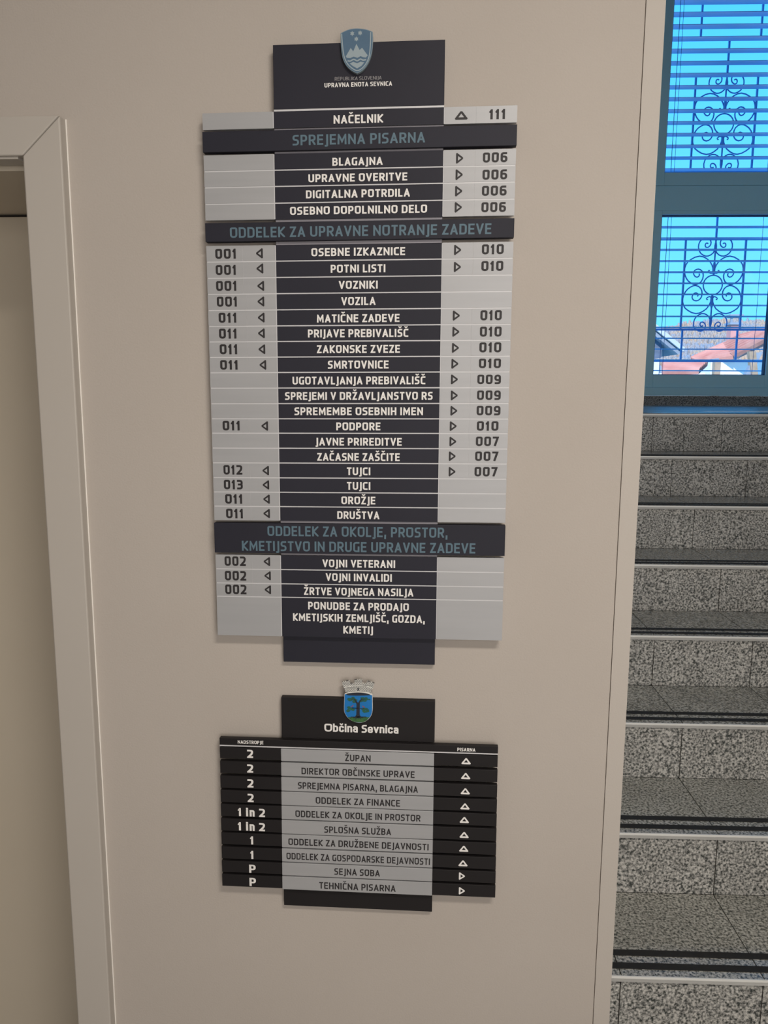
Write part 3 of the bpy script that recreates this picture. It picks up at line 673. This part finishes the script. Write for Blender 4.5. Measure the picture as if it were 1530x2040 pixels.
# ---------------------------------------------------------------- upper directory sign
def slab(name, x0, x1, z0, z1, y0, y1, mat, parent, tilt, bevel=.0006):
    m_ = MB()
    m_.hexa([P3(tilt, x0, y0, z0), P3(tilt, x1, y0, z0), P3(tilt, x1, y1, z0), P3(tilt, x0, y1, z0), P3(tilt, x0, y0, z1), P3(tilt, x1, y0, z1), P3(tilt, x1, y1, z1), P3(tilt, x0, y1, z1)])
    return m_.build(name, mat, parent, bevel=bevel)
def flat(name, pts, y, mat, parent, tilt):
    m_ = MB(); m_.poly([P3(tilt, x, y, z) for x, z in pts]); return m_.build(name, mat, parent, fix=False)
def strip2(name, pts, h, y, mat, parent, tilt):
    m_ = MB()
    for q in ribbon(pts, h, 0): m_.poly([P3(tilt, p[0], y, p[1]) for p in q])
    return m_.build(name, mat, parent, fix=False)

T1 = .006
sg = thing('directory_sign', (SXC, 0, 1.0455), 'tall wall directory sign with shield emblem, dark name plates and silver side plates', 'sign')
XL, XC0, XC1, XR = -.4190, -.2921, .0086, .1340
slab('mounting_spine', -.2915, .0064, 1.0455, 2.05, -.012, -.0003, 'sign_dark', sg, T1)
hd = slab('header_panel', XC0 + .0008, XC1 - .0006, 2.0638, 2.1690, -.020, -.0005, 'sign_dark', sg, T1)
slab('edge_strip', XC0 + .0008, XC1 - .0006, 2.0600, 2.0636, -.0195, -.011, 'sign_edge', sg, T1, 0)
PLY, BKY = -.0225, -.0219                      # plate face, backing face
BLOCKS = [[2.0595, 2.0318], [1.9892, 1.9618, 1.9344, 1.9060, 1.8781],
          [1.8339, 1.8060, 1.7774, 1.7490, 1.7203, 1.6917, 1.6637, 1.6356, 1.6076, 1.5792, 1.5506, 1.5226, 1.4957, 1.4676, 1.4398, 1.4117, 1.3842, 1.3568, 1.3295],
          [1.2623, 1.2343, 1.2062, 1.1795, 1.1010]]
SECTIONS = [(2.0276, 1.9932), (1.8728, 1.8403), (1.3249, 1.2670)]
texts1 = [t for t in TEXTS if t[0] == 1]; texts2 = [t for t in TEXTS if t[0] == 2]
arrows1 = [a for a in ARROWS if a[0] == 1]; arrows2 = [a for a in ARROWS if a[0] == 2]
def inside(lst, x0, x1, z0, z1, ix, iz):
    return [t for t in lst if x0 < t[ix] < x1 and z0 < t[iz] < z1]
def put_text(t, parent, tilt, y, name='lettering'):
    sw, gap, wide, capO = .185, .13, None, None
    if t[1] == 'Občina Sevnica': sw, gap, wide, capO = .19, .09, 1.06, None
    elif t[6] == 'blue': sw = .165
    elif t[6] == 'dim': sw = .11
    elif t[1][0] in '0123456789': sw, gap = .205, .15
    if tilt == T2_: sw = sw if t[6] != 'ink' else .165
    return lettering(name, t[1].replace('Ob', 'Qb'), t[2], t[3], t[4], t[5], y, 'ink_' + t[6], parent, tilt, sw, gap, wide, capO)
T2_ = .003
for t in inside(texts1, XC0, XC1, 2.0638, 2.169, 2, 3): put_text(t, hd, T1, -.020)
hg = .0011
for blk in BLOCKS:
    zt, zb = blk[0], blk[-1]
    slab('backing_sheet', XL + .0006, XC1 - .001, zb + .0006, zt - .0006, BKY, -.0122, 'sign_edge', sg, T1, 0)
    slab('backing_sheet', XC1 - .0009, XR - .0006, zb + .0006, zt - .0006, BKY, -.0122, 'sign_edge', sg, T1, 0)
    for i in range(len(blk) - 1):
        a, b_ = blk[i] - (hg if i else 0), blk[i + 1] + (hg if i < len(blk) - 2 else 0)
        nt = inside(texts1, XC0, XC1, b_, a, 2, 3)
        pl = slab('name_plate', XC0 + .0009, XC1 - .0008, b_, a, PLY, BKY + .0001, 'sign_dark', sg, T1, 0)
        if nt: pl['label'] = 'dark plate reading ' + ' '.join(t[1] for t in nt)
        for t in nt: put_text(t, pl, T1, PLY)
        for x0, x1, xs in ((XL, XC0, -.3475), (XC1, XR, .0632)):
            num = inside(texts1, x0, x1, b_, a, 2, 3); ar = inside(arrows1, x0, x1, b_, a, 2, 3)
            left = x0 == XL
            xa, xb = x0 + (0 if left else .0003), x1 - (.0007 if left else 0)
            if num:
                xs2 = xs - (.005 if left and blk is BLOCKS[2] and i < 3 else 0)
                n0, n1 = (xa, xs2 - .0002) if left else (xs2 + .0002, xb)
                a0, a1 = (xs2 + .0002, xb) if left else (xa, xs2 - .0002)
                np_ = slab('number_plate', n0, n1, b_, a, PLY, BKY + .0001, 'sign_silver', sg, T1, 0)
                np_['label'] = 'silver plate with number ' + num[0][1]
                put_text(num[0], np_, T1, PLY, 'number')
                ap = slab('arrow_plate', a0, a1, b_, a, PLY + .0001, BKY + .0001, 'sign_silver', sg, T1, 0)
                if ar:
                    k_ = ar[0][1]
                    arrow(k_, ar[0][2], ar[0][3], PLY + .0001, 'ink_ink', ap, T1, .0078 if k_ == 'up' else .0070, .0128 if k_ == 'up' else .0103)
            else:
                slab('blank_plate', xa, xb, b_, a, PLY, BKY + .0001, 'sign_silver', sg, T1, 0)
for k, (a, b_) in enumerate(SECTIONS):
    pl = slab('section_plate', XL, XR + .0002, b_, a, -.0265, -.0122, 'sign_dark', sg, T1)
    nt = inside(texts1, XL, XR, b_, a, 2, 3)
    pl['label'] = 'dark wide plate with blue lettering ' + ' '.join(t[1] for t in nt)
    for t in nt: put_text(t, pl, T1, -.0265)
    za = [2.0318, 1.8781, 1.3295][k]; zb = [1.9892, 1.8339, 1.2623][k]
    slab('edge_strip', XC0 + .001, XC1 - .001, a + .0003, za - .0003, -.0200, -.0121, 'gap_grey', sg, T1, 0)
    slab('edge_strip', XC0 + .001, XC1 - .001, zb + .0003, b_ - .0003, -.0200, -.0121, 'gap_grey', sg, T1, 0)
# shield emblem on the header
def smooth_closed(pts, corners=(), n_=4):
    out = []; k = len(pts)
    for i in range(k):
        p0, p1, p2, p3 = [Vector(pts[(i + d) % k]) for d in (-1, 0, 1, 2)]
        if i in corners: p0 = p1 * 2 - p2
        if (i + 1) % k in corners: p3 = p2 * 2 - p1
        for j in range(n_):
            t = j / n_
            out.append(tuple(.5 * (2 * p1 + (p2 - p0) * t + (2 * p0 - 5 * p1 + 4 * p2 - p3) * t * t + (3 * p1 - p0 - 3 * p2 + p3) * t ** 3)))
    return out
def smooth_open(pts, n_=5):
    out = []; k = len(pts)
    for i in range(k - 1):
        p1, p2 = Vector(pts[i]), Vector(pts[i + 1]); p0 = Vector(pts[i - 1]) if i else p1 * 2 - p2; p3 = Vector(pts[i + 2]) if i + 2 < k else p2 * 2 - p1
        for j in range(n_):
            t = j / n_
            out.append(tuple(.5 * (2 * p1 + (p2 - p0) * t + (2 * p0 - 5 * p1 + 4 * p2 - p3) * t * t + (3 * p1 - p0 - 3 * p2 + p3) * t ** 3)))
    out.append(tuple(pts[-1])); return out
sh_o = smooth_closed(SHIELD, (0, 6, 12))
m_ = MB(); m_.prism([P3(T1, x, -.034, z) for x, z in sh_o], (0, .0072, 0), 0, 1)
em = m_.build('shield_emblem', ['crest_grey', 'crest_pale'], sg, bevel=.0006)
em['label'] = 'blue shield emblem with three stars, white peaks and waves'
cx_, cz_ = -.1440, 2.1547
inn = [(cx_ + (x - cx_) * .955, cz_ + (z - cz_) * .965) for x, z in sh_o]
flat('field', inn, -.0342, 'crest_blue', em, T1)
strip2('border_line', smooth_open(SHIELD_LINE), .0009, -.0345, 'crest_pale', em, T1)
for x, z in STARS:
    flat('star', [(x + (.0042 if k % 2 == 0 else .0024) * math.sin(math.pi * k / 6), z + (.0042 if k % 2 == 0 else .0024) * math.cos(math.pi * k / 6)) for k in range(12)], -.0345, 'crest_pale', em, T1)
flat('mountain', PEAKS, -.0345, 'crest_pale', em, T1)
strip2('wave', smooth_open(WAVE), .0011, -.0345, 'crest_pale', em, T1)
flat('wave_field', WAVE_LOW, -.0345, 'crest_pale', em, T1)
em.location.y += .0065

# ---------------------------------------------------------------- lower directory sign
T2 = T2_
s2 = thing('directory_sign', (SXC, 0, .516), 'smaller black wall directory sign with crowned tree crest and silver centre plates', 'sign')
YL, YC0, YC1, YR = -.4250, -.2992, .0086, .1352
slab('mounting_spine', -.2988, .0086, .516, .88, -.012, -.0003, 'sign_black', s2, T2)
hd = slab('header_panel', -.2972, .0084, .8864, .9715, -.0135, -.0003, 'sign_black', s2, T2)
for t in inside(texts2, YC0, YC1, .8864, .9715, 2, 3): put_text(t, hd, T2, -.0135)
hp = slab('heading_plate', YL + .003, YR - .0025, .8716, .8858, -.0225, -.0122, 'sign_black', s2, T2)
hp['label'] = 'narrow black plate with two small column headings'
for t in inside(texts2, YL, YR, .8716, .8858, 2, 3): put_text(t, hp, T2, -.0225)
slab('edge_strip', YL + .003, YR - .0025, .8688, .8712, -.0222, -.0122, 'sign_edge', s2, T2, 0)
tops = [.8668, .8368, .8052, .7742, .7435, .7121, .6810, .6496, .6184, .5878]; bots = [.8427, .8109, .7788, .7478, .7171, .6853, .6550, .6232, .5929, .5614]
for i in range(10):
    a, b_ = tops[i], bots[i]; dx = .0004 * i
    lp_ = slab('floor_plate', YL + .003 - dx * .9, YC0 + .0012 - dx * .5, b_, a, -.0225, -.0125, 'sign_black', s2, T2)
    t = inside(texts2, YL, YC0, b_ - .003, a + .003, 2, 3)
    if t: put_text(t[0], lp_, T2, -.0225, 'number'); lp_['label'] = 'black plate showing floor ' + t[0][1]
    rp = slab('arrow_plate', YC1 - .0004, YR - .0025 + dx * .8, b_, a, -.0225, -.0125, 'sign_black', s2, T2)
    ar = inside(arrows2, YC1, YR, b_ - .003, a + .003, 2, 3)
    if ar:
        k_ = ar[0][1]; arrow(k_, ar[0][2], ar[0][3], -.0225, 'ink_white', rp, T2, .0072 if k_ == 'up' else .0068, .0106 if k_ == 'up' else .0094)
    cp_ = slab('name_plate', YC0 + .0014 - dx * .5, YC1 - .0006, b_ - .0018, a + (.0008 if i else 0), -.0222, -.0125, 'sign_silver', s2, T2)
    t = inside(texts2, YC0, YC1, b_ - .003, a + .003, 2, 3)
    if t: put_text(t[0], cp_, T2, -.0222); cp_['label'] = 'silver plate reading ' + t[0][1]
# crowned crest
cr_o = smooth_closed(CREST, (0, 12), 4)
m_ = MB(); m_.prism([P3(T2, x, -.029, z) for x, z in cr_o], (0, .0062, 0), 0, 0)
em = m_.build('crest_emblem', ['arms_white'], s2, bevel=.0005)
em['label'] = 'blue crest with a dark tree under a masonry crown'
m_ = MB(); m_.prism([P3(T2, x, -.0288, z) for x, z in CROWN], (0, .0055, 0)); m_.build('crown', ['arms_masonry'], em)
cx_, cz_ = -0.1425, 0.9539
fld = [p for p in cr_o]
low = [(cx_ + (x - cx_) * .975, cz_ + (z - cz_) * .975) for x, z in cr_o if z < 0.9856]
flat('field', low, -.0292, 'arms_blue', em, T2)
flat('crown_opening', smooth_closed(CREST_HOLE, (), 4), -.0293, 'arms_black', em, T2)
strip2('crown_band', smooth_open(CROWN_BAND), .0006, -.0291, 'arms_white', em, T2)
flat('crown_gate', CROWN_GATE, -.0292, 'arms_black', em, T2)
flat('meadow', [(cx_ + (x - cx_) * .96, max(z, 0.9269)) for x, z in GROUND], -.0294, 'arms_green', em, T2)
m_ = MB()
rnd = random.Random(3)
for x, z in LEAVES:
    for q in range(3):
        px, pz, r_ = x + rnd.uniform(-.003, .003), z + rnd.uniform(-.0018, .0018), rnd.uniform(.0015, .003)
        m_.poly([P3(T2, px + r_ * 1.3 * math.cos(a) * (1 + .3 * math.sin(3 * a)), -.02945 - q * .00002 - .00001 * rnd.random(), pz + r_ * .8 * math.sin(a)) for a in [2 * math.pi * k / 9 for k in range(9)]])
m_.build('leaves', 'arms_leaf', em, fix=False)
flat('trunk', TRUNK, -.0297, 'arms_black', em, T2)
m_ = MB()
for pth, h in ((BRANCHES, .0006), ([(-0.1425, 0.9559), (-0.155, 0.9566)], .0006), ([(-0.1446, 0.9685), (-0.151, 0.9755), (-0.157, 0.975)], .0006), ([(-0.1399, 0.9685), (-0.1354, 0.9755), (-0.1289, 0.975)], .0006)):
    for q in ribbon(pth, h, 0): m_.poly([P3(T2, p[0], -.02975, p[1]) for p in q])
for x, z in ROOTS:
    for q in ribbon([(-0.1427, 0.9383), ((x - 0.1427) / 2, (z + 0.9373) / 2 + .0004), (x, z)], .0007, 0): m_.poly([P3(T2, p[0], -.02978, p[1]) for p in q])
m_.build('branches', 'arms_black', em, fix=False)
m_ = MB()
for x, z in ((-0.1545, 0.9599), (-0.1528, 0.9615), (-0.156, 0.9589), (-0.1319, 0.9594), (-0.1334, 0.9608), (-0.1305, 0.9584)):
    m_.poly([P3(T2, x + .0011 * math.cos(a), -.0298, z + .0009 * math.sin(a)) for a in [2 * math.pi * k / 8 for k in range(8)]])
m_.build('fruit', 'arms_red', em, fix=False)
em.location.y += .009

# ---------------------------------------------------------------- the view outside
GZ = .9
mb = MB()
gx = [(-40, WV + .35), (60, WV + .35), (60, 60), (-40, 60)]
mb.prism([S(u, v, GZ) for u, v in gx], (0, 0, -.3))
tag(mb.build('ground_outside', 'ground'), 'ground outside the stairwell window', 'ground', kind='structure')
# wooded hill
rows = []
rr = random.Random(5)
hx = [p[0] for p in HILL]; hzv = [p[1] for p in HILL]
def ridge(u):
    if u <= hx[0]: return hzv[0]
    for i in range(len(hx) - 1):
        if u <= hx[i + 1]:
            t = (u - hx[i]) / (hx[i + 1] - hx[i]); return hzv[i] * (1 - t) + hzv[i + 1] * t
    return hzv[-1]
mb = MB(); NU, NV = 60, 8
us = [20 + 170 * i / NU for i in range(NU + 1)]
grid = []
for j in range(NV + 1):
    t = j / NV
    grid.append([S(u, 120 + 140 * t, -2 + (ridge(u) * .97 + 2) * t ** 1.2) for u in us])
back = [S(u, 330, -4) for u in us]
grid.append(back)
for j in range(len(grid) - 1):
    for i in range(NU): mb.poly([grid[j][i], grid[j][i + 1], grid[j + 1][i + 1], grid[j + 1][i]])
tag(mb.build('hillside', 'hill', fix=False), 'hazy autumn hillside seen through the lower window', 'hill', kind='structure')
mb = MB()
def blob(c, r_, rnd):
    i = len(mb.v); nl, nm = 4, 7
    mb.v.append(c + Vector((0, 0, r_ * 2.8)))
    for a in range(1, nl):
        th_ = math.pi * a / nl
        for k in range(nm):
            ph = 2 * math.pi * k / nm; q = r_ * rnd.uniform(.8, 1.15)
            mb.v.append(c + Vector((q * math.sin(th_) * math.cos(ph), q * math.sin(th_) * math.sin(ph), q * 2.8 * math.cos(th_))))
    mb.v.append(c - Vector((0, 0, r_)))
    last = len(mb.v) - 1
    for k in range(nm):
        e = (k + 1) % nm
        mb.f.append([i, i + 1 + k, i + 1 + e]); mb.m.append(0)
        for a in range(nl - 2):
            p = i + 1 + a * nm; mb.f.append([p + k, p + nm + k, p + nm + e, p + e]); mb.m.append(0)
        mb.f.append([i + 1 + (nl - 2) * nm + e, i + 1 + (nl - 2) * nm + k, last]); mb.m.append(0)
for q in range(7500):
    t = rr.random() ** .8; u = rr.uniform(62, 130)
    z = -2 + (ridge(u) * .97 + 2) * t ** 1.2
    blob(S(u, 120 + 140 * t, z), rr.uniform(.32, .62), rr)
tag(mb.build('autumn_woodland', 'crowns', fix=False, smooth=True), 'orange and grey autumn trees covering the hillside', 'trees', kind='stuff')

# red roofed house with chimney
hs = thing('neighbour_house', S(7.4, 18, GZ), 'white house with red tiled roof seen through the lower window', 'house')
def tiled(name, pts, parent, nrib, rise):      # lower edge points, then the upper edge points in the same order
    k = len(pts) // 2
    lo, hi = [S(*q) for q in pts[:k]], [S(*q) for q in pts[k:]]
    m_ = MB()
    for i in range(k - 1):
        nr = (lo[i + 1] - lo[i]).cross(hi[i] - lo[i]).normalized()
        if nr.z < 0: nr = -nr
        n_ = nrib * 8; prev = None
        for j in range(n_ + 1):
            t = j / n_; w = nr * rise * abs(math.sin(math.pi * nrib * t))
            a, b2 = lo[i].lerp(hi[i], t) + w, lo[i + 1].lerp(hi[i + 1], t) + w
            if prev: m_.poly([prev[0], prev[1], b2, a])
            prev = (a, b2)
        d = nr * -.08
        m_.poly([lo[i], lo[i + 1], lo[i + 1] + d, lo[i] + d]); m_.poly([lo[i] + d, lo[i + 1] + d, hi[i + 1] + d, hi[i] + d]); m_.poly([hi[i], hi[i] + d, hi[i + 1] + d, hi[i + 1]])
    return m_.build(name, 'roof_tile', parent, fix=False)
tiled('roof', ROOF, hs, 7, .075)
tiled('porch_roof', ROOF_LOW, hs, 5, .05)
m_ = MB(); e = [S(*q) for q in EAVE]
for i in range(2):
    a, b2, c, d = e[i], e[i + 1], e[4 - i], e[5 - i]
    off_ = S(0, .25, 0) - S(0, 0, 0)
    m_.hexa([d, c, c + off_, d + off_, a, b2, b2 + off_, a + off_])
m_.build('eave_board', 'eave', hs)
m_ = MB(); m_.sbox(6.78, 9.2, 17.9, 19.0, GZ, 2.31); m_.build('wall', 'render', hs)
m_ = MB(); m_.sbox(3.7, 6.79, 18.2, 19.0, GZ, 2.05); m_.build('garden_wall', 'render', hs)
m_ = MB(); m_.sbox(6.30, 6.42, 16.4, 16.55, GZ, 2.26); m_.build('post', 'timber', hs)
a, b2 = S(6.79, 15.8, 2.42), S(6.98, 15.8, GZ); m_ = MB(); w = S(.13, 0, 0) - S(0, 0, 0); dv = S(0, .12, 0) - S(0, 0, 0)
m_.hexa([b2, b2 + w, b2 + w + dv, b2 + dv, a - w * .5, a + w * .5, a + w * .5 + dv, a - w * .5 + dv]); m_.build('post', 'timber', hs)
a, b2 = S(6.93, 15.83, 2.40), S(6.60, 15.83, 1.7); m_ = MB()
m_.hexa([b2, b2 + w, b2 + w + dv, b2 + dv, a - w * .5, a + w * .5, a + w * .5 + dv, a - w * .5 + dv]); m_.build('brace', 'eave', hs)
m_ = MB(); m_.sbox(7.735, 7.945, 19.3, 19.55, 2.5, 3.24); ch = m_.build('chimney', 'chimney', hs)
m_ = MB(); m_.sbox(7.69, 7.99, 19.25, 19.6, 3.24, 3.29); m_.sbox(7.72, 7.76, 19.3, 19.34, 3.29, 3.42); m_.sbox(7.91, 7.95, 19.3, 19.34, 3.29, 3.42); m_.sbox(7.68, 8.0, 19.25, 19.6, 3.42, 3.48)
m_.build('chimney_cap', 'eave', ch)
# building at the window's left edge
lb = thing('shed', S(3.3, 12, GZ), 'dark boarded gable with pale verge board at the lower window edge', 'building')
m_ = MB(); m_.prism([S(2.2, 12, GZ + .9), S(3.80, 12, GZ + 1.22), S(3.80, 12, 2.40), S(3.0, 12, 3.02), S(2.2, 12, 3.02)], S(0, 2, 0) - S(0, 0, 0)); m_.build('gable_wall', 'dark_wall', lb)
m_ = MB(); m_.prism([S(2.2, 12.02, GZ), S(3.78, 12.02, GZ), S(3.78, 12.02, GZ + 1.2), S(2.2, 12.02, GZ + .9)], S(0, 1.9, 0) - S(0, 0, 0)); m_.build('wall', 'render', lb)
m_ = MB(); m_.prism([S(3.0, 11.8, 3.00), S(4.05, 11.8, 2.20), S(4.08, 11.8, 2.25), S(3.0, 11.8, 3.09)], S(0, 2.4, 0) - S(0, 0, 0)); m_.build('roof', 'board', lb)
m_ = MB(); m_.prism([S(3.0, 11.85, 2.92), S(4.0, 11.85, 2.16), S(4.04, 11.85, 2.195), S(3.0, 11.85, 2.985)], S(0, 2.3, 0) - S(0, 0, 0)); m_.build('verge_board', 'eave', lb)
